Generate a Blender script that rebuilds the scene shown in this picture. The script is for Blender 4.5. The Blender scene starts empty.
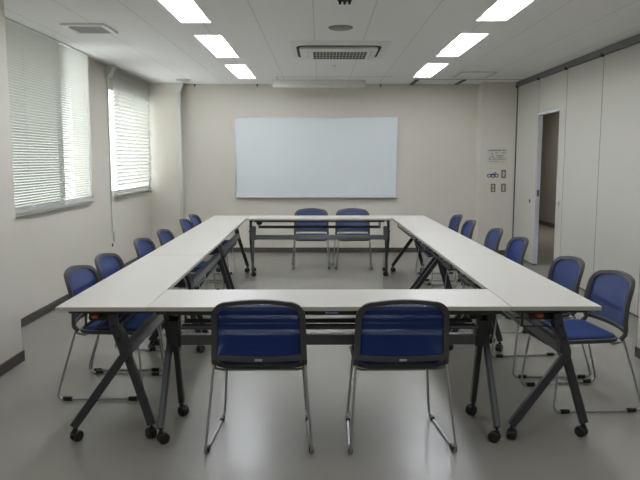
import bpy, bmesh, math, random
from mathutils import Matrix, Vector

random.seed(7)
scene = bpy.context.scene
C = scene.collection
PI = math.pi
SKEW = 0.012                                   # the square of tables stands a little turned in the room

# ------------------------------------------------------------------ materials
def new_mat(name):
    m = bpy.data.materials.new(name)
    m.use_nodes = True
    return m, m.node_tree, m.node_tree.nodes['Principled BSDF']

def solid(name, col, rough=0.5, metal=0.0, noise=0.0, nscale=40.0, bump=0.0, bscale=200.0, spec=0.5, emit=None, estr=0.0):
    m, nt, b = new_mat(name)
    b.inputs['Base Color'].default_value = (*col, 1)
    b.inputs['Roughness'].default_value = rough
    b.inputs['Metallic'].default_value = metal
    b.inputs['Specular IOR Level'].default_value = spec
    tc = nt.nodes.new('ShaderNodeTexCoord')
    if noise:
        n = nt.nodes.new('ShaderNodeTexNoise'); n.inputs['Scale'].default_value = nscale
        n.inputs['Detail'].default_value = 4
        nt.links.new(tc.outputs['Object'], n.inputs['Vector'])
        mx = nt.nodes.new('ShaderNodeMix'); mx.data_type = 'RGBA'
        mx.inputs['A'].default_value = (*[c * (1 - noise) for c in col], 1)
        mx.inputs['B'].default_value = (*[min(1, c * (1 + noise)) for c in col], 1)
        nt.links.new(n.outputs['Fac'], mx.inputs['Factor'])
        nt.links.new(mx.outputs['Result'], b.inputs['Base Color'])
    if bump:
        n2 = nt.nodes.new('ShaderNodeTexNoise'); n2.inputs['Scale'].default_value = bscale
        nt.links.new(tc.outputs['Object'], n2.inputs['Vector'])
        bp = nt.nodes.new('ShaderNodeBump'); bp.inputs['Strength'].default_value = bump
        bp.inputs['Distance'].default_value = 0.002
        nt.links.new(n2.outputs['Fac'], bp.inputs['Height'])
        nt.links.new(bp.outputs['Normal'], b.inputs['Normal'])
    if emit:
        b.inputs['Emission Color'].default_value = (*emit, 1)
        b.inputs['Emission Strength'].default_value = estr
    return m

M = {}
M['wall'] = solid('wall_vinyl', (0.645, 0.608, 0.533), 0.75, noise=0.02, nscale=6, bump=0.25, bscale=350, spec=0.25)
M['partition'] = solid('partition_vinyl', (0.52, 0.505, 0.445), 0.65, noise=0.015, nscale=5, bump=0.15, bscale=400, spec=0.3)
M['seal'] = solid('grey_seal', (0.10, 0.10, 0.10), 0.6)
M['track'] = solid('ceiling_track_metal', (0.16, 0.16, 0.17), 0.4, 0.5)
M['baseboard'] = solid('brown_vinyl_baseboard', (0.075, 0.062, 0.055), 0.45, noise=0.08)
M['top'] = solid('pale_grey_laminate', (0.54, 0.515, 0.465), 0.38, noise=0.02, nscale=120)
M['edge'] = solid('beige_edge_band', (0.44, 0.41, 0.35), 0.5)
M['leg'] = solid('charcoal_powder_coat', (0.046, 0.049, 0.052), 0.42, 0.2, noise=0.05)
M['beam'] = solid('graphite_metal_paint', (0.16, 0.168, 0.176), 0.38, 0.35, noise=0.04)
M['black'] = solid('black_plastic', (0.012, 0.012, 0.013), 0.4)
M['orange'] = solid('orange_plastic', (0.80, 0.13, 0.03), 0.45)
M['steel'] = solid('silver_steel_rod', (0.42, 0.43, 0.44), 0.32, 0.85)
M['frame_grey'] = solid('dark_grey_nylon', (0.054, 0.056, 0.057), 0.5, noise=0.06)
M['seat_blue'] = solid('blue_seat_fabric', (0.020, 0.040, 0.140), 0.85, noise=0.12, nscale=300, bump=0.4, bscale=600, spec=0.2)
M['white_plastic'] = solid('white_plastic', (0.62, 0.62, 0.58), 0.45)
M['ac_white'] = solid('ac_ivory_plastic', (0.70, 0.69, 0.65), 0.5)
M['dark_void'] = solid('dark_slot', (0.02, 0.02, 0.02), 0.8)
M['alu'] = solid('aluminium', (0.66, 0.66, 0.68), 0.35, 0.6)
M['post'] = solid('pale_anodised_post', (0.80, 0.80, 0.84), 0.35)
M['board'] = solid('whiteboard_enamel', (0.74, 0.78, 0.79), 0.25, noise=0.01, nscale=3, spec=0.5)
M['switch'] = solid('beige_switch_plate', (0.19, 0.175, 0.13), 0.5)
M['switch_in'] = solid('pale_rocker', (0.52, 0.50, 0.42), 0.45)
M['paper'] = solid('pale_paper', (0.58, 0.555, 0.495), 0.8)
M['ink'] = solid('grey_ink', (0.16, 0.16, 0.17), 0.8)
M['sticker'] = solid('lavender_sticker', (0.60, 0.57, 0.66), 0.6)
M['purple'] = solid('dark_purple_ink', (0.02, 0.012, 0.035), 0.6)
M['blue_label'] = solid('blue_label', (0.02, 0.03, 0.30), 0.5)
M['label_ink'] = solid('white_ink', (0.75, 0.75, 0.85), 0.6)
M['tube'] = solid('fluorescent_tube', (1, 1, 1), 0.4, emit=(0.90, 0.94, 1.0), estr=22.0)
M['reflector'] = solid('white_reflector', (0.85, 0.86, 0.88), 0.35)
M['speaker'] = solid('olive_grey_grille', (0.25, 0.25, 0.19), 0.6, noise=0.1, nscale=400)
M['vent'] = solid('vent_grey', (0.40, 0.41, 0.40), 0.5)
M['slat'] = None
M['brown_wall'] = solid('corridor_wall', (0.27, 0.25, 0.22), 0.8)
M['window_frame'] = solid('window_aluminium', (0.55, 0.56, 0.56), 0.4, 0.3)

def slat_mat():
    m, nt, b = new_mat('blind_slat')
    b.inputs['Base Color'].default_value = (0.60, 0.60, 0.555, 1)
    b.inputs['Roughness'].default_value = 0.7
    tr = nt.nodes.new('ShaderNodeBsdfTranslucent'); tr.inputs['Color'].default_value = (0.72, 0.72, 0.68, 1)
    mx = nt.nodes.new('ShaderNodeMixShader'); mx.inputs['Fac'].default_value = 0.30
    nt.links.new(b.outputs['BSDF'], mx.inputs[1]); nt.links.new(tr.outputs['BSDF'], mx.inputs[2])
    nt.links.new(mx.outputs['Shader'], nt.nodes['Material Output'].inputs['Surface'])
    return m
M['slat'] = slat_mat()

def mesh_mat():
    m, nt, b = new_mat('navy_mesh_fabric')
    b.inputs['Base Color'].default_value = (0.017, 0.043, 0.185, 1)
    b.inputs['Roughness'].default_value = 0.8
    b.inputs['Specular IOR Level'].default_value = 0.2
    tr = nt.nodes.new('ShaderNodeBsdfTransparent'); tr.inputs['Color'].default_value = (0.8, 0.85, 1.0, 1)
    mx = nt.nodes.new('ShaderNodeMixShader'); mx.inputs['Fac'].default_value = 0.17
    nt.links.new(b.outputs['BSDF'], mx.inputs[1]); nt.links.new(tr.outputs['BSDF'], mx.inputs[2])
    nt.links.new(mx.outputs['Shader'], nt.nodes['Material Output'].inputs['Surface'])
    return m
M['mesh'] = mesh_mat()

def glass_mat(name, tint):
    m, nt, b = new_mat(name)
    tr = nt.nodes.new('ShaderNodeBsdfTransparent'); tr.inputs['Color'].default_value = (*tint, 1)
    gl = nt.nodes.new('ShaderNodeBsdfGlossy'); gl.inputs['Roughness'].default_value = 0.03
    mx = nt.nodes.new('ShaderNodeMixShader'); mx.inputs['Fac'].default_value = 0.06
    nt.links.new(tr.outputs['BSDF'], mx.inputs[1]); nt.links.new(gl.outputs['BSDF'], mx.inputs[2])
    nt.links.new(mx.outputs['Shader'], nt.nodes['Material Output'].inputs['Surface'])
    nt.nodes.remove(b)
    return m
M['glass'] = glass_mat('clear_pane', (0.95, 0.97, 0.96))
M['glass_dim'] = glass_mat('smoked_pane', (0.55, 0.565, 0.54))

def floor_mat():
    m, nt, b = new_mat('grey_vinyl_floor')
    tc = nt.nodes.new('ShaderNodeTexCoord')
    n = nt.nodes.new('ShaderNodeTexNoise'); n.inputs['Scale'].default_value = 1.3; n.inputs['Detail'].default_value = 6
    nt.links.new(tc.outputs['Object'], n.inputs['Vector'])
    n2 = nt.nodes.new('ShaderNodeTexNoise'); n2.inputs['Scale'].default_value = 90; n2.inputs['Detail'].default_value = 3
    nt.links.new(tc.outputs['Object'], n2.inputs['Vector'])
    mx = nt.nodes.new('ShaderNodeMix'); mx.data_type = 'RGBA'
    mx.inputs['A'].default_value = (0.235, 0.224, 0.193, 1); mx.inputs['B'].default_value = (0.268, 0.254, 0.220, 1)
    ad = nt.nodes.new('ShaderNodeMath'); ad.operation = 'MULTIPLY_ADD'; ad.inputs[1].default_value = 0.4
    nt.links.new(n2.outputs['Fac'], ad.inputs[0])
    mu = nt.nodes.new('ShaderNodeMath'); mu.operation = 'MULTIPLY'; mu.inputs[1].default_value = 0.6
    nt.links.new(n.outputs['Fac'], mu.inputs[0]); nt.links.new(mu.outputs[0], ad.inputs[2])
    nt.links.new(ad.outputs[0], mx.inputs['Factor'])
    nt.links.new(mx.outputs['Result'], b.inputs['Base Color'])
    b.inputs['Roughness'].default_value = 0.27
    b.inputs['Specular IOR Level'].default_value = 0.5
    bp = nt.nodes.new('ShaderNodeBump'); bp.inputs['Strength'].default_value = 0.10; bp.inputs['Distance'].default_value = 0.01
    n3 = nt.nodes.new('ShaderNodeTexNoise'); n3.inputs['Scale'].default_value = 9
    nt.links.new(tc.outputs['Object'], n3.inputs['Vector'])
    nt.links.new(n3.outputs['Fac'], bp.inputs['Height']); nt.links.new(bp.outputs['Normal'], b.inputs['Normal'])
    return m
M['floor'] = floor_mat()

def ceiling_mat():
    """rock wool boards 0.455 x 0.91 m with fine joints and pin holes"""
    m, nt, b = new_mat('ceiling_board')
    tc = nt.nodes.new('ShaderNodeTexCoord')
    sx = nt.nodes.new('ShaderNodeSeparateXYZ'); nt.links.new(tc.outputs['Object'], sx.inputs[0])
    def line(src, off, period, width):
        a = nt.nodes.new('ShaderNodeMath'); a.operation = 'ADD'; a.inputs[1].default_value = off + 100 * period
        nt.links.new(src, a.inputs[0])
        d = nt.nodes.new('ShaderNodeMath'); d.operation = 'MODULO'; d.inputs[1].default_value = period
        nt.links.new(a.outputs[0], d.inputs[0])
        l = nt.nodes.new('ShaderNodeMath'); l.operation = 'LESS_THAN'; l.inputs[1].default_value = width
        nt.links.new(d.outputs[0], l.inputs[0])
        return l.outputs[0]
    lx = line(sx.outputs['X'], 0.060, 0.462, 0.008)
    ly = line(sx.outputs['Y'], -2.45, 0.455, 0.005)
    n = nt.nodes.new('ShaderNodeTexNoise'); n.inputs['Scale'].default_value = 150; n.inputs['Detail'].default_value = 2
    nt.links.new(tc.outputs['Object'], n.inputs['Vector'])
    base = nt.nodes.new('ShaderNodeMix'); base.data_type = 'RGBA'
    base.inputs['A'].default_value = (0.76, 0.755, 0.74, 1); base.inputs['B'].default_value = (0.84, 0.835, 0.82, 1)
    nt.links.new(n.outputs['Fac'], base.inputs['Factor'])
    def dark(prev, fac, k):
        mk = nt.nodes.new('ShaderNodeMath'); mk.operation = 'MULTIPLY'; mk.inputs[1].default_value = k
        nt.links.new(fac, mk.inputs[0])
        x = nt.nodes.new('ShaderNodeMix'); x.data_type = 'RGBA'; x.inputs['B'].default_value = (0.12, 0.12, 0.12, 1)
        nt.links.new(mk.outputs[0], x.inputs['Factor']); nt.links.new(prev, x.inputs['A'])
        return x.outputs['Result']
    r = dark(base.outputs['Result'], lx, 0.28)
    r = dark(r, ly, 0.16)
    nt.links.new(r, b.inputs['Base Color'])
    b.inputs['Roughness'].default_value = 0.9
    b.inputs['Specular IOR Level'].default_value = 0.2
    return m
M['ceiling'] = ceiling_mat()

# ------------------------------------------------------------------ mesh helpers
def box(bm, x0, x1, y0, y1, z0, z1, bev=0.0):
    vs = [bm.verts.new((x, y, z)) for z in (z0, z1) for y in (y0, y1) for x in (x0, x1)]
    fs = [(0, 2, 3, 1), (4, 5, 7, 6), (0, 1, 5, 4), (2, 6, 7, 3), (0, 4, 6, 2), (1, 3, 7, 5)]
    faces = [bm.faces.new([vs[i] for i in f]) for f in fs]
    if bev:
        es = set(e for f in faces for e in f.edges)
        bmesh.ops.bevel(bm, geom=list(es), offset=bev, segments=2, profile=0.5, affect='EDGES')

def xform_new(bm, start, mat):
    vs = list(bm.verts)[start:]
    for v in vs: v.co = mat @ v.co

def fillet(pts, r, n=5):
    out = [Vector(pts[0])]
    for i in range(1, len(pts) - 1):
        p, a, b = Vector(pts[i]), Vector(pts[i-1]), Vector(pts[i+1])
        da, db = (a - p), (b - p)
        k = min(r, da.length * .45, db.length * .45)
        pa, pb = p + da.normalized() * k, p + db.normalized() * k
        for j in range(n + 1):
            t = j / n
            out.append(pa * (1-t)**2 + p * 2*t*(1-t) + pb * t*t)
    out.append(Vector(pts[-1]))
    return out

def tube(bm, pts, r, seg=8, cap=True):
    pts = [Vector(p) for p in pts]
    rings = []
    up = None
    for i, p in enumerate(pts):
        t = (pts[min(i+1, len(pts)-1)] - pts[max(i-1, 0)]).normalized()
        if up is None:
            up = Vector((0, 0, 1)) if abs(t.z) < .9 else Vector((1, 0, 0))
        s = t.cross(up).normalized(); up = s.cross(t).normalized()
        rings.append([bm.verts.new(p + s * math.cos(a) * r + up * math.sin(a) * r) for a in [2*PI*k/seg for k in range(seg)]])
    for a, b in zip(rings, rings[1:]):
        for k in range(seg):
            bm.faces.new((a[k], a[(k+1) % seg], b[(k+1) % seg], b[k]))
    if cap:
        bm.faces.new(rings[0][::-1]); bm.faces.new(rings[-1])

def lathe(bm, prof, seg=24, mat=None):
    """prof: [(r, z)] around z; closed by end caps"""
    rings = []
    for r, z in prof:
        ring = []
        for k in range(seg):
            v = Vector((r * math.cos(2*PI*k/seg), r * math.sin(2*PI*k/seg), z))
            ring.append(bm.verts.new(mat @ v if mat else v))
        rings.append(ring)
    for a, b in zip(rings, rings[1:]):
        for k in range(seg):
            bm.faces.new((a[k], a[(k+1) % seg], b[(k+1) % seg], b[k]))
    bm.faces.new(rings[0][::-1]); bm.faces.new(rings[-1])

def stack(bm, loops):
    """loops: list of closed loops of equal length, skinned and capped"""
    R = [[bm.verts.new(p) for p in l] for l in loops]
    n = len(R[0])
    for a, b in zip(R, R[1:]):
        for k in range(n):
            bm.faces.new((a[k], a[(k+1) % n], b[(k+1) % n], b[k]))
    bm.faces.new(R[0][::-1]); bm.faces.new(R[-1])

def strip_x(bm, pts, w, x0, x1, ch=0.004):
    """bent bar: centre line pts in (y, z), width w, extruded from x0 to x1 with chamfered long edges"""
    pts = [Vector((p[0], p[1])) for p in pts]
    L, Rr = [], []
    for i, p in enumerate(pts):
        if i == 0: t = (pts[1] - p).normalized(); k = 1
        elif i == len(pts) - 1: t = (p - pts[i-1]).normalized(); k = 1
        else:
            a = (p - pts[i-1]).normalized(); b = (pts[i+1] - p).normalized()
            t = (a + b).normalized(); k = 1 / max(.5, t.dot(a))
        n = Vector((-t.y, t.x))
        L.append((p, n * k)); 
    rings = []
    for p, n in L:
        h = w / 2
        prof = [(x0 + ch, -h), (x1 - ch, -h), (x1, -h + ch), (x1, h - ch), (x1 - ch, h), (x0 + ch, h), (x0, h - ch), (x0, -h + ch)]
        rings.append([(x, p.x + n.x * o, p.y + n.y * o) for x, o in prof])
    stack(bm, rings)

def rrect(w, h, r, n=5, cx=0, cy=0):
    """rounded rectangle outline, counter-clockwise, half sizes w, h"""
    out = []
    for (sx, sy, a0) in ((1, 1, 0), (-1, 1, PI/2), (-1, -1, PI), (1, -1, 3*PI/2)):
        for k in range(n + 1):
            a = a0 + PI/2 * k / n
            out.append((cx + sx * (w - r) + r * math.cos(a), cy + sy * (h - r) + r * math.sin(a)))
    return out

def obj(name, bm, mat, parent=None, smooth=True, angle=35):
    bmesh.ops.recalc_face_normals(bm, faces=bm.faces[:])
    me = bpy.data.meshes.new(name); bm.to_mesh(me); bm.free()
    mats = mat if isinstance(mat, (list, tuple)) else [mat]
    for m in mats: me.materials.append(m)
    if smooth:
        for p in me.polygons: p.use_smooth = True
        me.set_sharp_from_angle(angle=math.radians(angle))
    o = bpy.data.objects.new(name, me); C.objects.link(o)
    if parent: o.parent = parent
    return o

def part(name, parent, mat, fn, *a, **k):
    bm = bmesh.new(); fn(bm, *a, **k)
    return obj(name, bm, mat, parent)

def tag(o, label, cat, group=None):
    o['label'] = label; o['category'] = cat
    if group: o['group'] = group
    return o

def thing(name, label, cat, loc=(0, 0, 0), rz=0.0, group=None):
    o = bpy.data.objects.new(name, None); C.objects.link(o)
    o.empty_display_size = 0.1
    o.location = loc; o.rotation_euler = (0, 0, rz)
    return tag(o, label, cat, group)

def struct(name, bm, mat, parent=None):
    o = obj(name, bm, mat, parent, smooth=False)
    if not parent: o['kind'] = 'structure'
    return o

def sbox(name, mat, boxes, parent=None):
    bm = bmesh.new()
    for b in boxes: box(bm, *b)
    return struct(name, bm, mat, parent)

def dup(root, name=None):
    r = root.copy(); C.objects.link(r)
    if name: r.name = name
    for ch in list(root.children):
        c = ch.copy(); C.objects.link(c); c.parent = r
        for g in list(ch.children):
            d = g.copy(); C.objects.link(d); d.parent = c
    return r

def tp(x, y):
    """table-square coordinates -> room coordinates"""
    c, s = math.cos(SKEW), math.sin(SKEW)
    return (c * x - s * (y - 4), s * x + c * (y - 4) + 4)

# ------------------------------------------------------------------ the room
XL, XR = -2.58, 2.90           # left wall face, right partition face
YB, YN = 7.14, -4.6            # whiteboard wall, wall behind the camera
H = 2.565
COR_X = 4.90                   # corridor wall beyond the partition
YC0, YC1 = 3.2, 14.0

sbox('floor', M['floor'], [(XL - .2, COR_X + .1, YN - .1, YC1 + .1, -0.1, 0)])

# ceiling with holes for the recessed lights and for the blind pocket on the left
L_Y = [(1.135, 2.474), (3.063, 4.402), (5.010, 6.359)]
R_Y = [(1.050, 2.392), (2.975, 4.325), (4.880, 6.238)]
LX, RX = (-1.148, -0.905), (1.265, 1.507)
holes = [(LX[0], LX[1], a, b) for a, b in L_Y] + [(RX[0], RX[1], a, b) for a, b in R_Y]
XCE = -2.515
bm = bmesh.new()
xs = sorted({XCE, XR + .08, *LX, *RX})
ys = sorted({YN, YB + .02, *[v for p in L_Y + R_Y for v in p]})
for i in range(len(xs) - 1):
    for j in range(len(ys) - 1):
        cx, cy = (xs[i] + xs[i+1]) / 2, (ys[j] + ys[j+1]) / 2
        if any(h[0] < cx < h[1] and h[2] < cy < h[3] for h in holes): continue
        box(bm, xs[i], xs[i+1], ys[j], ys[j+1], H, H + .03)
bmesh.ops.remove_doubles(bm, verts=bm.verts[:], dist=1e-5)
struct('ceiling', bm, M['ceiling'])
sbox('trim_5', M['ceiling'], [(XL - .2, XR + .1, YN, YB + .1, 2.76, 2.80)])       # slab above the boards
sbox('trim_1', M['alu'], [(XCE - .012, XCE, 1.45, 6.98, H - .012, H + .03)])     # edge of the blind pocket

# left wall with the two window openings
TH = 0.20
W1 = (1.55, 4.385, .995, 2.60)
W2 = (5.06, 6.98, 1.01, 2.325)
bm = bmesh.new()
x0, x1 = XL - TH, XL
box(bm, x0, x1, YN, W1[0], 0, 2.76)
box(bm, x0, x1, W1[0], W1[1], 0, W1[2]); box(bm, x0, x1, W1[0], W1[1], W1[3], 2.76)
box(bm, x0, x1, W1[1], W2[0], 0, 2.76)
box(bm, x0, x1, W2[0], W2[1], 0, W2[2]); box(bm, x0, x1, W2[0], W2[1], W2[3], 2.76)
box(bm, x0, x1, W2[1], YB + .15, 0, 2.76)
struct('wall_left', bm, M['wall'])
bm = bmesh.new()
# pilaster nearest the camera and the corner column at the back, both standing out of this wall
box(bm, XL - .0, -2.142, 0.75, 1.455, 0, H + .02)
struct('wall_pilaster', bm, M['wall'])
bm = bmesh.new()
box(bm, XL - .0, -2.142, 6.985, YB + .0, 0, H + .02)
box(bm, XL - .0, XCE - .02, 6.975, 6.99, H, 2.76)
struct('wall_column', bm, M['wall'])

bm = bmesh.new()
box(bm, XL - .2, XR + .1, YB, YB + .15, 0, 2.76)
struct('wall_back', bm, M['wall'])
sbox('wall_corner', M['wall'], [(2.372, XR + .07, 6.86, YB, 0, H + .02)])
sbox('wall_near', M['wall'], [(XL - .2, XR + .1, YN - .15, YN, 0, 2.76)])

sbox('baseboard_left', M['baseboard'], [(XL, XL + .010, 1.455, 6.985, 0, .075), (-2.142, -2.132, .74, 1.465, 0, .075),
     (XL, -2.132, 1.455, 1.465, 0, .075), (XL, -2.132, 6.975, 6.985, 0, .075), (-2.142, -2.132, 6.975, YB, 0, .075), (XL, XL + .010, YN, .75, 0, .075)])
sbox('baseboard_back', M['baseboard'], [(-2.132, 2.362, YB - .010, YB, 0, .075), (2.362, 2.372, 6.85, YB, 0, .075), (2.372, XR, 6.85, 6.86, 0, .075)])

# windows: frames and panes in the openings
def window(name, y0, y1, z0, z1, mull, mats):
    bm = bmesh.new()
    xa, xb = XL - .065, XL - .015
    f = .035
    box(bm, xa, xb, y0, y1, z0, z0 + f); box(bm, xa, xb, y0, y1, z1 - f, z1)
    box(bm, xa, xb, y0, y0 + f, z0 + f, z1 - f); box(bm, xa, xb, y1 - f, y1, z0 + f, z1 - f)
    if mull: box(bm, xa, xb, mull - .006, mull + .006, z0 + f, z1 - f)
    w = struct(name, bm, M['window_frame'])
    edges = [y0 + f] + ([mull] if mull else []) + [y1 - f]
    for k in range(len(edges) - 1):
        p = sbox('pane', mats[k], [(XL - .043, XL - .037, edges[k] + .01, edges[k+1] - .01, z0 + f, z1 - f)], w)
    sbox('sill', M['window_frame'], [(XL - .015, XL + .001, y0 + .002, y1 - .002, z0 - .002, z0 + .010)], w)
    return w
window('window_1', *W1, 3.60, [M['glass_dim'], M['glass']])
window('window_2', *W2, None, [M['glass']])

# right wall: folding partition panels hung from a ceiling track
bm = bmesh.new()
box(bm, XR - .012, XR + .03, 6.838, 6.859, 0, 2.50)
wr = struct('wall_right', bm, M['seal'])
JO = [6.842, 5.87, 4.84, 3.82, 2.79, 1.58]
def panel(y1, y0, z0=.022, z1=2.495):
    bm = bmesh.new(); box(bm, XR, XR + .06, y0 + .006, y1 - .006, z0, z1, .003)
    return obj('panel', bm, M['partition'], wr, smooth=False)
pA = panel(JO[0], JO[1])
DZ = 2.045
bm = bmesh.new()
box(bm, XR, XR + .06, JO[2] + .006, JO[1] - .006, DZ, 2.495, .003)
obj('panel', bm, M['partition'], wr, smooth=False)                 # over the doorway
bm = bmesh.new(); box(bm, XR, XR + .06, JO[2] + .006, 5.06, .022, DZ - .001, .003)
pS = obj('panel', bm, M['partition'], wr, smooth=False)            # stile beside the doorway
for k in (2, 3, 4): panel(JO[k], JO[k+1])
bm = bmesh.new(); box(bm, XR - .001, XR + .06, YN, 0.8, 0, H)
obj('panel', bm, M['partition'], wr, smooth=False)
bm = bmesh.new()
box(bm, 2.331, XR + .06, 0.8, 1.575, 0, H)
obj('pilaster', bm, M['wall'], wr, smooth=False)
bm = bmesh.new()
for y in JO[:5]: box(bm, XR + .002, XR + .05, y - .006, y + .006, .0, 2.50)
for a, b in ((JO[0], JO[1]), (5.06, JO[2]), (JO[2], JO[3]), (JO[3], JO[4]), (JO[4], JO[5])):
    box(bm, XR + .006, XR + .05, b, a, .0, .024)
obj('seal_strip', bm, M['seal'], wr, smooth=False)
bm = bmesh.new()                                                    # bright edge of the door post and the head of the doorway
box(bm, XR + .001, XR + .059, JO[1] - .012, JO[1] - .005, .022, DZ)
box(bm, XR - .002, XR + .062, 5.058, JO[1] - .005, DZ - .02, DZ + .004)
obj('door_post', bm, M['post'], wr, smooth=False)
bm = bmesh.new(); box(bm, XR + .015, XR + .045, JO[1] - .020, JO[1] - .011, 0.94, 1.03, .003)
obj('latch_plate', bm, M['switch'], wr)
bm = bmesh.new(); lathe(bm, [(.001, .006), (.018, .006), (.022, .0), (.001, 0)], 16, Matrix.Translation((XR, 6.09, .866)) @ Matrix.Rotation(-PI/2, 4, 'Y'))
box(bm, XR - .014, XR - .005, 6.086, 6.094, .84, .892, .002)
obj('lock', bm, M['seal'], wr)
bm = bmesh.new(); box(bm, XR - .006, XR + .002, 4.925, 4.975, .86, .94, .004); box(bm, XR - .016, XR - .004, 4.94, 4.96, .875, .925, .003)
obj('lock', bm, M['vent'], wr)
sbox('trim_2', M['track'], [(XR - .03, XR + .08, 1.55, 6.86, 2.50, H - .001)])
bm = bmesh.new()
for y in JO[:5]: box(bm, XR - .034, XR - .002, y - .018, y + .018, 2.485, 2.52, .003)
o = obj('trim_3', bm, M['dark_void']); o['kind'] = 'structure'
sbox('baseboard_right', M['baseboard'], [(2.321, 2.331, .8, 1.585, 0, .075), (2.321, XR, 1.575, 1.585, 0, .075)])

# second track in the ceiling along the back, with its two parking slots
sbox('trim_4', M['seal'], [(1.34, XR - .03, 6.515, 6.530, H - .003, H), (1.34, 1.395, 6.53, YB, H - .012, H), (2.015, 2.07, 6.53, YB, H - .012, H)])

# corridor seen through the doorway
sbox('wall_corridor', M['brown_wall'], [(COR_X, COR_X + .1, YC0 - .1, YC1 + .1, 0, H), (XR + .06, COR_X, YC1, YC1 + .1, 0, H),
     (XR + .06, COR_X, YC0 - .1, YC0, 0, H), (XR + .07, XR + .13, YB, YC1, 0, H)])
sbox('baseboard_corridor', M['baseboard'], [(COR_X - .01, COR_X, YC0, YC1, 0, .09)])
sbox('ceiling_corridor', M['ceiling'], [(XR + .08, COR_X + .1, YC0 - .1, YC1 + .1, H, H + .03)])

# ------------------------------------------------------------------ ceiling lights
def ceiling_light(xr, yr, label):
    cx, cy = (xr[0] + xr[1]) / 2, (yr[0] + yr[1]) / 2
    hx, hy = (xr[1] - xr[0]) / 2, (yr[1] - yr[0]) / 2
    t = thing('ceiling_light', label, 'ceiling light', (cx, cy, H), 0, 'recessed ceiling lights')
    bm = bmesh.new()                                               # white trough, open below
    z = .085
    a = [bm.verts.new(p) for p in ((-hx, -hy, 0), (hx, -hy, 0), (hx, hy, 0), (-hx, hy, 0))]
    b = [bm.verts.new(p) for p in ((-hx * .62, -hy + .02, z), (hx * .62, -hy + .02, z), (hx * .62, hy - .02, z), (-hx * .62, hy - .02, z))]
    for k in range(4): bm.faces.new((a[k], a[(k+1) % 4], b[(k+1) % 4], b[k]))
    bm.faces.new(b)
    r = obj('reflector', bm, M['reflector'], t, smooth=False)
    bm = bmesh.new()                                               # thin visible rim
    g = .006
    for q in ((-hx - g, hx + g, -hy - g, -hy), (-hx - g, hx + g, hy, hy + g), (-hx - g, -hx, -hy, hy), (hx, hx + g, -hy, hy)):
        box(bm, *q, -.006, .0)
    obj('rim', bm, M['reflector'], t, smooth=False)
    for s in (-1, 1):
        bm = bmesh.new(); tube(bm, [(s * .060, -hy + .055, .030), (s * .060, hy - .055, .030)], .0145, 12)
        tb = obj('tube', bm, M['tube'], t)
        for e in (-1, 1):
            bm = bmesh.new(); box(bm, s * .060 - .016, s * .060 + .016, e * (hy - .040) - .013, e * (hy - .040) + .013, .004, .075, .003)
            obj('lamp_holder', bm, M['white_plastic'], tb)
    return t
names = [('nearest the camera', 0), ('middle', 1), ('nearest the whiteboard', 2)]
for (w, k) in names:
    ceiling_light(LX, L_Y[k], 'lit twin tube light of the left ceiling row, %s' % w)
for (w, k) in names:
    ceiling_light(RX, R_Y[k], 'lit twin tube light of the right ceiling row, %s' % w)

# ------------------------------------------------------------------ things on the ceiling
# air conditioner cassette
ac = thing('air_conditioner', 'ivory ceiling cassette air conditioner with dark grille in the middle of the ceiling', 'air conditioner', (0.195, 3.92, H))
bm = bmesh.new()
stack(bm, [[(x, y, z) for x, y in rrect(.49, .545, r, 4)] for z, r in ((0, .02), (-.002, .02), (-.004, .015))])
obj('panel', bm, M['ac_white'], ac)
bm = bmesh.new()
stack(bm, [[(x, y, z) for x, y in rrect(.430, .41, .10, 6, -.012, .10)] for z in (-.0035, -.0060)])
obj('air_slot', bm, M['dark_void'], ac)
bm = bmesh.new()
stack(bm, [[(x, y, z) for x, y in rrect(w, h, .075, 6, -.012, .105)] for z, w, h in ((-.005, .396, .360), (-.026, .398, .362), (-.032, .388, .352))])
obj('cover', bm, M['ac_white'], ac)
bm = bmesh.new(); box(bm, -.275, .285, -.10, .40, -.0345, -.0315)
gr = obj('grille', bm, M['dark_void'], ac, smooth=False)
bm = bmesh.new()
for k in range(5):
    y = -.10 + .50 * k / 4; box(bm, -.28, .29, y - .007, y + .007, -.0365, -.0340)
for k in range(17):
    x = -.275 + .56 * k / 16; box(bm, x - .0025, x + .0025, -.10, .40, -.0360, -.0340)
obj('grille_bar', bm, M['ac_white'], gr, smooth=False)
for s in (-1, 1):
    bm = bmesh.new(); box(bm, s * .325 - .003, s * .325 + .003, -.15, .36, -.0332, -.0315)
    obj('panel_joint', bm, M['vent'], ac, smooth=False)

bm = bmesh.new(); lathe(bm, [(.001, 0), (.105, 0), (.105, -.006), (.09, -.014), (.001, -.016)], 32)
o = obj('ceiling_speaker', bm, M['speaker']); o.location = (.172, 2.70, H)
tag(o, 'round olive grey speaker disc on the ceiling in front of the air conditioner', 'ceiling speaker')
bm = bmesh.new(); lathe(bm, [(.001, 0), (.105, 0), (.105, -.008), (.08, -.02), (.001, -.024)], 32)
o = obj('ceiling_disc', bm, M['vent']); o.location = (-1.96, 6.55, H)
tag(o, 'round pale grey disc on the ceiling near the back left column', 'ceiling disc')

bm = bmesh.new()
box(bm, -.05, .05, -.02, .02, -.008, 0, .002)
for k in (-1, 0, 1): box(bm, k * .034 - .009, k * .034 + .009, -.016, .016, -.028, -.008, .002)
o = obj('ceiling_fitting', bm, M['black']); o.location = (.172, 1.705, H)
tag(o, 'small black three pronged fitting on the ceiling at the top edge', 'ceiling fitting')

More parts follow.
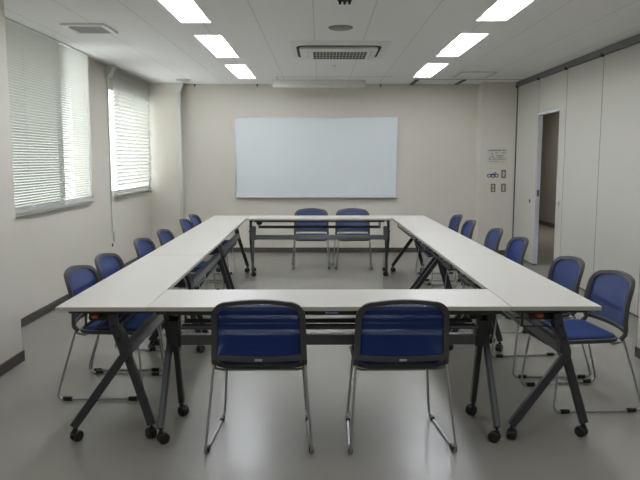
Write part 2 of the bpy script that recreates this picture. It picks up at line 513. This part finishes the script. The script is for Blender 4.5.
v = thing('ceiling_vent', 'square pale ceiling vent above the first window blind', 'ceiling vent', (-1.99, 2.725, H))
bm = bmesh.new()
a, b2 = .185, .145
lo = [[(x, y, z) for x, y in ((-w, -w * 1.12), (w, -w * 1.12), (w, w * 1.12), (-w, w * 1.12))] for w, z in ((a, 0), (a - .006, -.018), (b2, -.018), (b2 - .006, -.004))]
R = [[bm.verts.new(p) for p in l] for l in lo]
for p, q in zip(R, R[1:]):
    for k in range(4): bm.faces.new((p[k], p[(k+1) % 4], q[(k+1) % 4], q[k]))
obj('frame', bm, M['white_plastic'], v, smooth=False)
bm = bmesh.new(); box(bm, -b2, b2, -b2 * 1.12, b2 * 1.12, -.004, -.001)
for k in range(15):
    y = -b2 * 1.08 + 2 * b2 * 1.08 * k / 14; box(bm, -b2 + .008, b2 - .008, y - .004, y + .004, -.012, -.003)
obj('louver', bm, M['vent'], v, smooth=False)

h = thing('ceiling_hatch', 'flush rectangular access hatch in the ceiling near the back right corner', 'ceiling hatch', (2.06, 6.0, H))
bm = bmesh.new(); box(bm, -.215, .215, -.31, .31, -.004, 0, .001)
obj('panel', bm, M['ceiling'], h, smooth=False)
bm = bmesh.new()
for q in ((-.235, .235, -.33, -.315), (-.235, .235, .315, .33), (-.235, -.220, -.315, .315), (.220, .235, -.315, .315)): box(bm, *q, -.006, 0)
obj('frame', bm, M['vent'], h, smooth=False)

bm = bmesh.new(); lathe(bm, [(.001, 0), (.028, 0), (.026, -.006), (.010, -.010), (.010, -.028), (.018, -.032), (.001, -.034)], 16)
o = obj('sprinkler', bm, M['white_plastic']); o.location = (.165, 5.05, H)
tag(o, 'tiny white sprinkler head on the ceiling behind the air conditioner', 'sprinkler')

ps = thing('projection_screen_case', 'long white roll-up projection screen case at the ceiling above the whiteboard', 'projection screen', (-.02, 6.64, H))
bm = bmesh.new(); box(bm, -.665, .650, -.06, .11, -.098, 0, .003); obj('case', bm, M['ac_white'], ps)
for e in (-.667, .652):
    bm = bmesh.new(); box(bm, e - .004, e + .004, -.055, .105, -.092, -.004, .002)
    obj('end_cap', bm, M['white_plastic'], ps)
bm = bmesh.new(); box(bm, -.60, 1.0, -.44, -.425, -.003, 0); box(bm, -.60, -.585, -.425, -.06, -.003, 0)
obj('recess_trim', bm, M['vent'], ps, smooth=False)

hook = None
for x, lab in ((-1.905, 'small dark ceiling hook at the whiteboard wall beside the left column'), (-.962, 'small dark ceiling hook at the whiteboard wall left of the screen case'),
               (.90, 'small dark ceiling hook at the whiteboard wall right of the screen case')):
    if hook is None:
        bm = bmesh.new(); box(bm, -.012, .012, -.012, .0, -.03, 0, .002); tube(bm, fillet([(0, -.008, -.02), (0, -.008, -.05), (0, -.024, -.052), (0, -.024, -.036)], .008, 3), .003, 6)
        hook = obj('ceiling_hook', bm, M['seal']); o = hook
    else:
        o = hook.copy(); C.objects.link(o)
    o.location = (x, YB, H)
    tag(o, lab, 'hook', 'hooks along the top of the whiteboard wall')

# ------------------------------------------------------------------ whiteboard
wb = thing('whiteboard', 'large blank whiteboard with thin aluminium frame on the back wall', 'whiteboard', (-.07, YB, .863))
bm = bmesh.new(); box(bm, -1.222, 1.222, -.022, -.001, .001, 1.203); obj('board', bm, M['board'], wb, smooth=False)
bm = bmesh.new()
for q in ((-1.236, 1.236, 1.200, 1.214), (-1.236, 1.236, -.012, .004)): box(bm, q[0], q[1], -.030, -.001, q[2], q[3], .003)
for s in (-1, 1): box(bm, s * 1.229 - .007, s * 1.229 + .007, -.030, -.001, .004, 1.200, .003)
obj('frame', bm, M['alu'], wb)
bm = bmesh.new(); box(bm, -1.236, 1.236, -.060, -.030, -.014, -.006, .002); box(bm, -1.236, 1.236, -.062, -.058, -.014, .004, .001)
obj('pen_tray', bm, M['alu'], wb)

# ------------------------------------------------------------------ blinds
def blind(y0, y1, z0, z1, label, cords, pitch=.0235, w=.0130, tdeg=41):
    X = XL + .035
    t = thing('window_blind', label, 'blind', (X, (y0 + y1) / 2, z0), 0, 'venetian blinds on the left wall')
    hy, hz = (y1 - y0) / 2, z1 - z0
    bm = bmesh.new(); n = int((hz - .05) / pitch)
    tilt = math.radians(tdeg)
    for k in range(n):
        z = .028 + k * pitch
        if k < 3: z = .020 + k * .012
        tl = tilt if k >= 3 else .1
        pr = []
        for s in (-1, -.5, 0, .5, 1):
            pr.append((s * w * math.cos(tl) + .0016 * (1 - s*s) * -math.sin(tl), s * w * math.sin(tl) + .0016 * (1 - s*s)))
        a = [bm.verts.new((x, -hy, z + q)) for x, q in pr]; b = [bm.verts.new((x, hy, z + q)) for x, q in pr]
        for i in range(4): bm.faces.new((a[i], a[i+1], b[i+1], b[i]))
    obj('slats', bm, M['slat'], t)
    bm = bmesh.new(); box(bm, -.013, .013, -hy, hy, .0, .014, .003); obj('bottom_rail', bm, M['vent'], t)
    bm = bmesh.new(); box(bm, -.016, .016, -hy, hy, hz - .03, hz, .002); obj('head_rail', bm, M['vent'], t)
    bm = bmesh.new()
    for c in cords:
        y = -hy + c * 2 * hy
        for s in (-1, 1): tube(bm, [(s * .0135, y, .01), (s * .0135, y, hz - .02)], .0012, 5)
    obj('cord', bm, M['white_plastic'], t)
    return t
blind(1.50, 4.285, .958, 2.66, 'wide pale venetian blind over the window nearest the camera', (.12, .40, .68, .93))
bl2 = blind(5.165, 6.87, .952, 2.66, 'narrow pale venetian blind over the far window beside the corner column', (.1, .5, .9), .047, .0258, 45)
bm = bmesh.new(); tube(bm, [(.02, .87, .30), (.021, .872, 1.62)], .004, 6); obj('tilt_wand', bm, M['white_plastic'], bl2)

# ------------------------------------------------------------------ conduits and wall fittings
cd = thing('cable_conduit', 'thin white cable conduit with boxed elbow on the left wall between the two windows', 'conduit', (XL, 5.03, 0), 0, 'cable conduits running down from the ceiling')
bm = bmesh.new(); box(bm, .001, .014, -.012, .012, .53, 2.44, .002); obj('duct', bm, M['white_plastic'], cd)
def prism_xz(bm, poly, y0, y1):
    stack(bm, [[(x, y, z) for x, z in poly] for y in (y0, y1)])
bm = bmesh.new(); prism_xz(bm, [(.001, 2.42), (.035, 2.42), (.115, 2.535), (.115, 2.555), (.001, 2.555)], -.055, .055)
obj('elbow_cover', bm, M['white_plastic'], cd)
cd2 = thing('cable_conduit', 'white cable conduit with boxed elbow on the corner column beside the whiteboard wall', 'conduit', (-2.142, 6.985, 0), 0, 'cable conduits running down from the ceiling')
bm = bmesh.new(); box(bm, .001, .045, .0, .035, .076, 2.45, .003); obj('duct', bm, M['white_plastic'], cd2)
bm = bmesh.new(); prism_xz(bm, [(-.06, 2.562), (-.06, 2.50), (-.015, 2.43), (.048, 2.43), (.095, 2.53), (.095, 2.562)], -.045, -.002)
obj('elbow_cover', bm, M['white_plastic'], cd2)

def plate(name, label, cat, loc, w, hgt, rockers, rz=0, group=None, mat='switch'):
    t = thing(name, label, cat, loc, rz, group)
    bm = bmesh.new(); box(bm, -w/2, w/2, -.008, -.0005, -hgt/2, hgt/2, .003); obj('plate', bm, M[mat], t)
    for (x, z, a, b) in rockers:
        bm = bmesh.new(); box(bm, x - a/2, x + a/2, -.012, -.006, z - b/2, z + b/2, .002); obj('rocker' if 'switch' in name else 'socket', bm, M['switch_in'], t)
    return t
sy = 6.86
plate('light_switch', 'beige single rocker switch plate beside the oval sticker on the right column', 'switch', (2.728, sy, 1.222), .072, .122, [(0, 0, .030, .075)], 0, 'switch plates on the right column')
plate('light_switch', 'beige single rocker switch plate in the lower row nearest the partition', 'switch', (2.733, sy, 1.016), .072, .122, [(0, 0, .022, .085)], 0, 'switch plates on the right column')
plate('light_switch', 'beige double switch plate in the lower row under the oval sticker', 'switch', (2.578, sy, 1.014), .072, .122, [(0, .024, .030, .030), (0, -.026, .030, .030)], 0, 'switch plates on the right column')
o = plate('wall_outlet', 'grey outlet plate low on the left wall under the conduit', 'outlet', (XL, 5.09, .484), .075, .125, [(0, .028, .036, .04), (0, -.028, .036, .04)], PI/2, None, 'vent')
bm = bmesh.new(); lathe(bm, [(.001, 0), (.022, 0), (.018, .012), (.001, .014)], 14, Matrix.Rotation(PI/2, 4, 'Y'))
xform_new(bm, 0, Matrix.Rotation(-PI/2, 4, 'Z') @ Matrix.Translation((0, -.07, -.099)))
obj('blank_cap', bm, M['switch'], o)

nt_ = thing('notice', 'small pale paper notice with lines of grey print taped to the right column', 'notice', (2.625, sy, 1.487))
bm = bmesh.new(); box(bm, -.15, .15, -.0018, -.0004, -.115, .115); obj('sheet', bm, M['paper'], nt_, smooth=False)
bm = bmesh.new()
rnd = random.Random(3)
for (z, hh, xa, xb, dens) in ((.085, .020, -.130, .125, .9), (.048, .010, -.03, .135, .8), (.036, .012, -.115, -.06, .9), (.008, .011, -.10, .10, .6), (-.014, .013, -.12, .10, .75), (-.032, .010, -.125, .13, .75), (-.052, .011, -.13, .12, .9), (-.078, .009, -.10, .10, .8)):
    x = xa
    while x < xb:
        w = rnd.uniform(.007, .016)
        if rnd.random() < dens: box(bm, x, min(x + w, xb), -.0024, -.0016, z - hh/2, z + hh/2 * rnd.uniform(.3, 1))
        x += w + rnd.uniform(.002, .005)
obj('print_lines', bm, M['ink'], nt_, smooth=False)

st = thing('wall_sticker', 'oval pale lavender sticker with dark ring emblem beside the upper switch', 'sticker', (2.570, sy, 1.202))
bm = bmesh.new()
stack(bm, [[(.100 * math.cos(a), y, .056 * math.sin(a)) for a in [2*PI*k/32 for k in range(32)]] for y in (-.0004, -.0018)])
obj('backing', bm, M['sticker'], st, smooth=False)
bm = bmesh.new()
def ring(cx, cz, ax, az, t):
    n = 24
    o_ = [(cx + ax * math.cos(2*PI*k/n), cz + az * math.sin(2*PI*k/n)) for k in range(n)]
    i_ = [(cx + (ax - t) * math.cos(2*PI*k/n), cz + (az - t) * math.sin(2*PI*k/n)) for k in range(n)]
    vo = [bm.verts.new((x, -.0024, z)) for x, z in o_]; vi = [bm.verts.new((x, -.0024, z)) for x, z in i_]
    wo = [bm.verts.new((x, -.0016, z)) for x, z in o_]; wi = [bm.verts.new((x, -.0016, z)) for x, z in i_]
    for k in range(n):
        j = (k + 1) % n
        bm.faces.new((vo[k], vo[j], vi[j], vi[k])); bm.faces.new((vo[k], wo[k], wo[j], vo[j])); bm.faces.new((vi[k], vi[j], wi[j], wi[k]))
ring(-.055, -.006, .032, .028, .012); ring(0, -.010, .030, .030, .013); ring(.055, -.006, .032, .028, .012)
n0 = len(bm.verts)
for (x, z, l, a) in ((.012, .026, .075, 28), (-.025, .016, .05, 12), (.03, .012, .05, 40)):
    n0 = len(bm.verts); box(bm, -l/2, l/2, -.0028, -.0018, -.005, .005); bm.verts.ensure_lookup_table()
    for q in bm.verts[n0:]: q.co = Matrix.Translation((x, 0, z)) @ Matrix.Rotation(math.radians(-a), 4, 'Y') @ q.co
obj('emblem', bm, M['purple'], st, smooth=False)

# ------------------------------------------------------------------ folding tables
TL, TD, TT, TZ = 1.796, 0.448, 0.022, 0.72      # length, depth, top thickness, height

def caster_mesh():
    bm = bmesh.new()
    for s in (-1, 1):
        lathe(bm, [(.006, -.009), (.024, -.009), (.029, -.005), (.029, .005), (.024, .009), (.006, .009)], 18,
              Matrix.Translation((s * .013, .012, .029)) @ Matrix.Rotation(PI/2, 4, 'Y'))
    lathe(bm, [(.006, -.013), (.006, .013)], 10, Matrix.Translation((0, .012, .029)) @ Matrix.Rotation(PI/2, 4, 'Y'))
    # hood over the wheels
    pts = []
    strip_x(bm, [(.012 + .026 * math.cos(a), .029 + .026 * math.sin(a)) for a in [math.radians(d) for d in (-10, 25, 60, 95, 130, 165)]], .007, -.0045, .0045, .001)
    lathe(bm, [(.014, .050), (.014, .064), (.008, .068), (.007, .084)], 12)
    return bm

def make_table(d=0.0):     # d: how far out the end frames sit
    t = thing('folding_table', '', 'table')
    hl, hd = TL / 2, TD / 2
    bm = bmesh.new(); box(bm, -hl, hl, -hd, hd, TZ - TT, TZ, .002)
    top = obj('tabletop', bm, [M['top'], M['edge']], t, smooth=False)
    for p in top.data.polygons:
        if abs(p.normal.z) < .3: p.material_index = 1
    # steel underframe: two long rails and an arm across each end
    bm = bmesh.new()
    for y in (-.175, .150): box(bm, -.80, .80, y - .016, y + .016, .670, TZ - TT - .0005, .003)
    for s in (-1, 1):
        box(bm, s * (.812 + d) - .020, s * (.812 + d) + .020, -.185, .185, .672, TZ - TT - .0005, .003)
        box(bm, s * (.812 + d) - .021, s * (.812 + d) + .021, -.205, -.165, .684, TZ - TT - .001, .003)
    obj('underframe', bm, M['leg'], t)
    bm = bmesh.new(); box(bm, -.765 - d, .765 + d, .060, .112, .446, .503, .006); obj('crossbeam', bm, M['beam'], t)
    # knuckles where the beam meets the legs
    for s in (-1, 1):
        bm = bmesh.new()
        a, b = sorted((s * (.765 + d), s * (.827 + d)))
        strip_x(bm, [(.040, .60), (.072, .53), (.088, .44)], .050, a, b)
        kn = obj('hinge_bracket', bm, M['leg'], t)
        bm = bmesh.new()
        lathe(bm, [(.001, .0), (.012, 0), (.012, .005), (.009, .008), (.001, .008)], 12, Matrix.Translation((s * (.842 + d), .066, .545)) @ Matrix.Rotation(s * PI/2, 4, 'Y'))
        obj('bolt', bm, M['black'], kn)
        bm = bmesh.new()
        lathe(bm, [(.001, .0), (.009, 0), (.009, .005), (.001, .006)], 12, Matrix.Translation((s * (.842 + d), .044, .61)) @ Matrix.Rotation(s * PI/2, 4, 'Y'))
        obj('bolt', bm, M['black'], kn)
    for s in (-1, 1):
        # long bent leg: under the top -> knee -> foot
        bm = bmesh.new(); a, b = sorted((s * (.812 + d), s * (.842 + d))); strip_x(bm, [(.030, .672), (.044, .600), (.085, .475), (.085, .455), (-.184, .080)], .042, a, b)
        lg = obj('leg', bm, M['leg'], t)
        bm = caster_mesh(); c = obj('caster', bm, M['black'], lg); c.location = (s * (.827 + d), -.182, 0); c.rotation_euler = (0, 0, 1.0 * s)
        # short straight leg branching off the knee
        bm = bmesh.new(); a, b = sorted((s * (.780 + d), s * (.810 + d))); strip_x(bm, [(.080, .50), (.098, .43), (.205, .080)], .042, a, b)
        lg = obj('leg', bm, M['leg'], t)
        bm = caster_mesh(); c = obj('caster', bm, M['black'], lg); c.location = (s * (.795 + d), .205, 0); c.rotation_euler = (0, 0, 2.2 * s)
    # wire book shelf
    bm = bmesh.new()
    for y, r in ((-.125, .009), (-.065, .006), (.0, .006), (.045, .008)): tube(bm, [(-.76, y, .590), (.76, y, .590)], r, 8)
    for k in range(9):
        x = -.76 + 1.52 * k / 8; tube(bm, [(x, -.125, .585), (x, .045, .585)], .004, 6)
    for s in (-1, 1):
        for y in (-.125, .03): tube(bm, [(s * .76, y, .590), (s * .76, y, .675)], .006, 6)
    obj('shelf', bm, M['leg'], t)
    # tilt lever
    bm = bmesh.new(); box(bm, .725, .79, -.10, .035, .625, .672, .006); obj('latch_box', bm, M['black'], t)
    bm = bmesh.new(); box(bm, .790, .834, -.072, -.040, .648, .664, .005); lv = obj('tilt_lever', bm, M['orange'], t); lv['label'] = 'orange tilt lever'
    return t

tables = []
proto = make_table(.032)
side_proto = make_table()
spots = [  # x, y, rz in table-square coordinates
    (0, .225, 0, 'white-topped wheeled folding table across the front, behind the two nearest chairs'),
    (0, 5.175, PI, 'white-topped wheeled folding table across the far end, below the whiteboard'),
    (-1.125, .90, -PI/2, 'white-topped wheeled folding table of the left row, nearest the camera'),
    (-1.125, 2.70, -PI/2, 'white-topped wheeled folding table of the left row, middle of the three'),
    (-1.125, 4.50, -PI/2, 'white-topped wheeled folding table of the left row, farthest by the corner column'),
    (1.125, .90, -PI/2, 'white-topped wheeled folding table of the right row, nearest the camera'),
    (1.125, 2.70, -PI/2, 'white-topped wheeled folding table of the right row, middle of the three'),
    (1.125, 4.50, -PI/2, 'white-topped wheeled folding table of the right row, farthest from the camera')]
for i, (x, y, rz, lab) in enumerate(spots):
    o = (proto, None, side_proto)[i] if i in (0, 2) else dup(proto if i < 2 else side_proto)
    X, Y = tp(x, y)
    o.location = (X, Y, 0); o.rotation_euler = (0, 0, rz + SKEW)
    o['label'] = lab; o['group'] = 'folding tables set in a hollow square'
    tables.append(o)
# blue label on the front rail of the front table
bm = bmesh.new(); box(bm, -.025, .052, -.1935, -.1905, .673, .693); lb = obj('label_sticker', bm, M['blue_label'], proto, smooth=False)
lb['label'] = 'blue label sticker with pale print'
bm = bmesh.new()
x = -.020
while x < .046:
    w = rnd.uniform(.003, .007); box(bm, x, x + w, -.1945, -.1930, .679, .688 - rnd.uniform(0, .003)); x += w + .0025
obj('print_lines', bm, M['label_ink'], lb, smooth=False)

# ------------------------------------------------------------------ chairs
# local: +y = towards the table, x = sideways, origin on the floor under the middle of the runners
BZ0, BZ1 = .455, .760
def back_f(x, z):
    v = (z - BZ0) / (BZ1 - BZ0)
    lean = -.150 - .045 * v - .02 * math.sin(v * PI) * -1
    return lean - .040 * (1 - (x / .235) ** 2)

def back_outline(ix, it, ib, n=7):
    """rounded outline of the back, inset ix at the sides, it at top, ib at bottom -> list of (x, z)"""
    wt, wb = .231 - ix, .237 - ix
    zt, zb = BZ1 - it, BZ0 + ib
    rt, rb = max(.088 - ix * .5, .03), .014
    out = []
    for k in range(n + 1):
        a = PI/2 * k / n
        out.append((wt - rt + rt * math.cos(a), zt - rt + rt * math.sin(a)))
    for k in range(1, 8):
        t = k / 8; x = (wt - rt) * (1 - 2 * t); out.append((x, zt + .015 * (1 - (x / (wt - rt)) ** 2)))
    for k in range(n + 1):
        a = PI/2 + PI/2 * k / n
        out.append((-(wt - rt) + rt * math.cos(a), zt - rt + rt * math.sin(a)))
    for k in range(1, 5):
        t = k / 5; out.append((-(wt + (wb - wt) * t), (zt - rt) + (zb + rb - zt + rt) * t))
    for k in range(4):
        a = PI + PI/2 * k / 3
        out.append((-(wb - rb) + rb * math.cos(a), zb + rb + rb * math.sin(a)))
    for k in range(1, 8):
        t = k / 8; out.append(((wb - rb) * (2 * t - 1), zb))
    for k in range(4):
        a = 3*PI/2 + PI/2 * k / 3
        out.append((wb - rb + rb * math.cos(a), zb + rb + rb * math.sin(a)))
    for k in range(1, 5):
        t = k / 5; out.append((wb + (wt - wb) * t, (zb + rb) + (zt - rt - zb - rb) * t))
    return out

def make_chair():
    t = thing('meeting_chair', '', 'chair')
    # back frame: ring with a chamfered section
    sec = [(0, -.009), (.004, -.013), (.9, -.013), (1, -.006), (1, .006), (.9, .011), (.004, .011), (0, .006)]
    bm = bmesh.new()
    loops = []
    for s, d in sec:
        k = max(0, min(1, s))
        lp = back_outline(.031 * k, .021 * k, .024 * k)
        loops.append([(x, back_f(x, z) + d, z) for x, z in lp])
    R = [[bm.verts.new(p) for p in l] for l in loops]
    n = len(R[0])
    for i in range(len(R)):
        a, b = R[i], R[(i+1) % len(R)]
        for k in range(n): bm.faces.new((a[k], a[(k+1) % n], b[(k+1) % n], b[k]))
    # lower corner arms down to the seat
    for s in (-1, 1):
        tube(bm, [(s * .222, back_f(.222, .47), .475), (s * .226, -.150, .445), (s * .224, -.125, .420)], .014, 8)
    bf = obj('backrest', bm, M['frame_grey'], t, angle=50)
    # mesh stretched in the frame
    bm = bmesh.new()
    out = back_outline(.027, .017, .020)
    cz = (BZ0 + BZ1) / 2
    rings = []
    for s in (1, .8, .6, .4, .2):
        rings.append([bm.verts.new((x * s, back_f(x * s, cz + (z - cz) * s), cz + (z - cz) * s)) for x, z in out])
    c = bm.verts.new((0, back_f(0, cz), cz))
    for a, b in zip(rings, rings[1:]):
        for k in range(n): bm.faces.new((a[k], a[(k+1) % n], b[(k+1) % n], b[k]))
    for k in range(n): bm.faces.new((rings[-1][k], rings[-1][(k+1) % n], c))
    mp = obj('mesh_panel', bm, M['mesh'], bf, angle=80); mp['label'] = 'see-through navy blue mesh'
    bm = bmesh.new(); y = back_f(0, .466) - .0145
    box(bm, -.018, .018, y - .0015, y + .004, .4595, .4705, .001)
    lp = obj('logo_plate', bm, M['vent'], bf); lp['label'] = 'small pale logo plate'
    # seat pan and cushion
    def seat_z(x, y):
        d = max(0, (y - .17) / .12)
        return -.024 * d * d + .006 * (x / .22) ** 2 - .006 * (1 - ((y - .07) / .22) ** 2)
    def sl(w, y0, y1, r, z):
        return [(x, y, z + seat_z(x, y)) for x, y in rrect(w, (y1 - y0) / 2, r, 6, 0, (y0 + y1) / 2)]
    def slabs(bm, loops):
        stack(bm, loops)
    bm = bmesh.new()
    stack(bm, [sl(.195, -.105, .250, .06, .392), sl(.222, -.135, .282, .07, .400), sl(.228, -.140, .290, .075, .412), sl(.228, -.140, .290, .075, .420), sl(.220, -.132, .282, .07, .424)])
    seat = obj('seat', bm, M['frame_grey'], t)
    bm = bmesh.new()
    L = [sl(.214, -.126, .277, .066, .421), sl(.214, -.126, .277, .066, .430), sl(.206, -.118, .268, .06, .436)]
    for k in (.85, .6, .35, .12):
        L.append(sl(.206 * k, .075 - .193 * k, .075 + .193 * k, .06 * k, .4375))
    stack(bm, L); cu = obj('cushion', bm, M['seat_blue'], seat, angle=60); cu['label'] = 'blue upholstered seat pad'
    # sled base: one bent rod each side
    for s in (-1, 1):
        bm = bmesh.new()
        p = [(s * .225, -.138, .431), (s * .229, -.150, .400), (s * .262, -.262, .0085), (s * .232, .262, .0085), (s * .205, .222, .392), (s * .09, .215, .388)]
        pts = [Vector(p[0]), Vector(p[1])] + fillet(p[1:], .045, 5)[1:]
        tube(bm, pts, .0065, 8)
        lg = obj('leg', bm, M['steel'], t)
        for yy in (-.195, .195):
            k = (yy + .262) / .524; xx = s * (.262 - .030 * k)
            bm = bmesh.new(); box(bm, xx - .011, xx + .011, yy - .026, yy + .026, 0, .024, .004)
            obj('glide', bm, M['black'], lg)
    # stiffening rod under the seat
    bm = bmesh.new(); tube(bm, [(-.226, -.140, .408), (-.19, -.10, .386), (.19, -.10, .386), (.226, -.140, .408)], .006, 8)
    obj('cross_rod', bm, M['steel'], t)
    bm = bmesh.new(); tube(bm, [(-.12, .215, .386), (.12, .215, .386)], .006, 8)
    obj('cross_rod', bm, M['steel'], t)
    return t

chair0 = make_chair()
GC = 'blue mesh chairs around the tables'
ch = []
# front pair (facing away), far pair (facing the camera): x, y, turn, label
ch += [(-.350, .150, .00, 'blue mesh sled chair at the front table seen from behind, left of the two'),
       (.352, .147, .035, 'blue mesh sled chair at the front table seen from behind, right of the two')]
ch += [(-.105, 5.735, PI, 'blue mesh sled chair at the far table below the whiteboard, left of the two'),
       (.457, 5.735, PI, 'blue mesh sled chair at the far table below the whiteboard, right of the two')]
ordn = ['nearest the camera', 'second from the camera', 'third from the camera', 'fourth from the camera', 'fifth from the camera', 'farthest, sixth from the camera']
for k, (y, tw, dx) in enumerate(((.915, -.06, -.003), (1.475, -.05, .0), (2.42, -.05, .018), (3.17, -.03, .035), (4.31, -.04, .025), (4.93, -.03, .015))):
    ch.append((-1.345 + dx, y, -PI/2 + tw, 'blue mesh sled chair along the left window wall, ' + ordn[k]))
for k, (y, tw, dx) in enumerate(((.690, .10, -.002), (1.305, .05, -.040), (2.48, .0, -.035), (3.25, -.02, -.03), (4.14, -.01, -.075), (4.89, 0, -.06))):
    ch.append((1.530 + dx, y, PI/2 + tw, 'blue mesh sled chair along the right partition side, ' + ordn[k]))
for i, (x, y, rz, lab) in enumerate(ch):
    o = chair0 if i == 0 else dup(chair0)
    X, Y = tp(x, y)
    o.location = (X, Y, 0); o.rotation_euler = (0, 0, rz + SKEW)
    o['label'] = lab; o['group'] = GC

# ------------------------------------------------------------------ light
w = bpy.data.worlds.new('overcast_sky'); scene.world = w; w.use_nodes = True
bg = w.node_tree.nodes['Background']
bg.inputs['Color'].default_value = (0.96, 0.98, 1.0, 1); bg.inputs['Strength'].default_value = 2.3

NEAR_W = 7.5
def area(name, loc, sx, sy_, power, col, rot=(0, 0, 0)):
    l = bpy.data.lights.new(name, 'AREA'); l.shape = 'RECTANGLE'; l.size = sx; l.size_y = sy_; l.energy = power; l.color = col
    o = bpy.data.objects.new(name, l); C.objects.link(o); o.location = loc; o.rotation_euler = rot
    return o
for yy in (-.14, -2.08):                       # unseen plain lamps added to brighten the near floor, where further fixtures would sit
    for xr in (LX, RX):
        area('near_fill_lamp', ((xr[0] + xr[1]) / 2, yy, H - .004), xr[1] - xr[0], 1.34, NEAR_W, (.92, .95, 1))
area('corridor_fill_lamp', (3.9, 9.6, H - .02), .3, 1.2, 20, (1, .97, .90))  # unseen lamp added to brighten the corridor beyond the doorway

# ------------------------------------------------------------------ camera
cam = bpy.data.cameras.new('camera'); co = bpy.data.objects.new('camera', cam); C.objects.link(co)
cam.sensor_fit = 'HORIZONTAL'; cam.sensor_width = 36; cam.lens = 674.71 / 640 * 36
cam.clip_start = .05; cam.clip_end = 200
px, py = tp(-.0820, -3.2643)
co.location = (px, py, 1.4448)
yaw = .010317 - SKEW
co.rotation_mode = 'XYZ'
co.rotation_euler = (PI/2 - .119739, -.00046, -yaw)
scene.camera = co

vs = scene.view_settings
vs.view_transform = 'Standard'; vs.look = 'None'; vs.gamma = 1; vs.use_curve_mapping = False
vs.exposure = 0.84
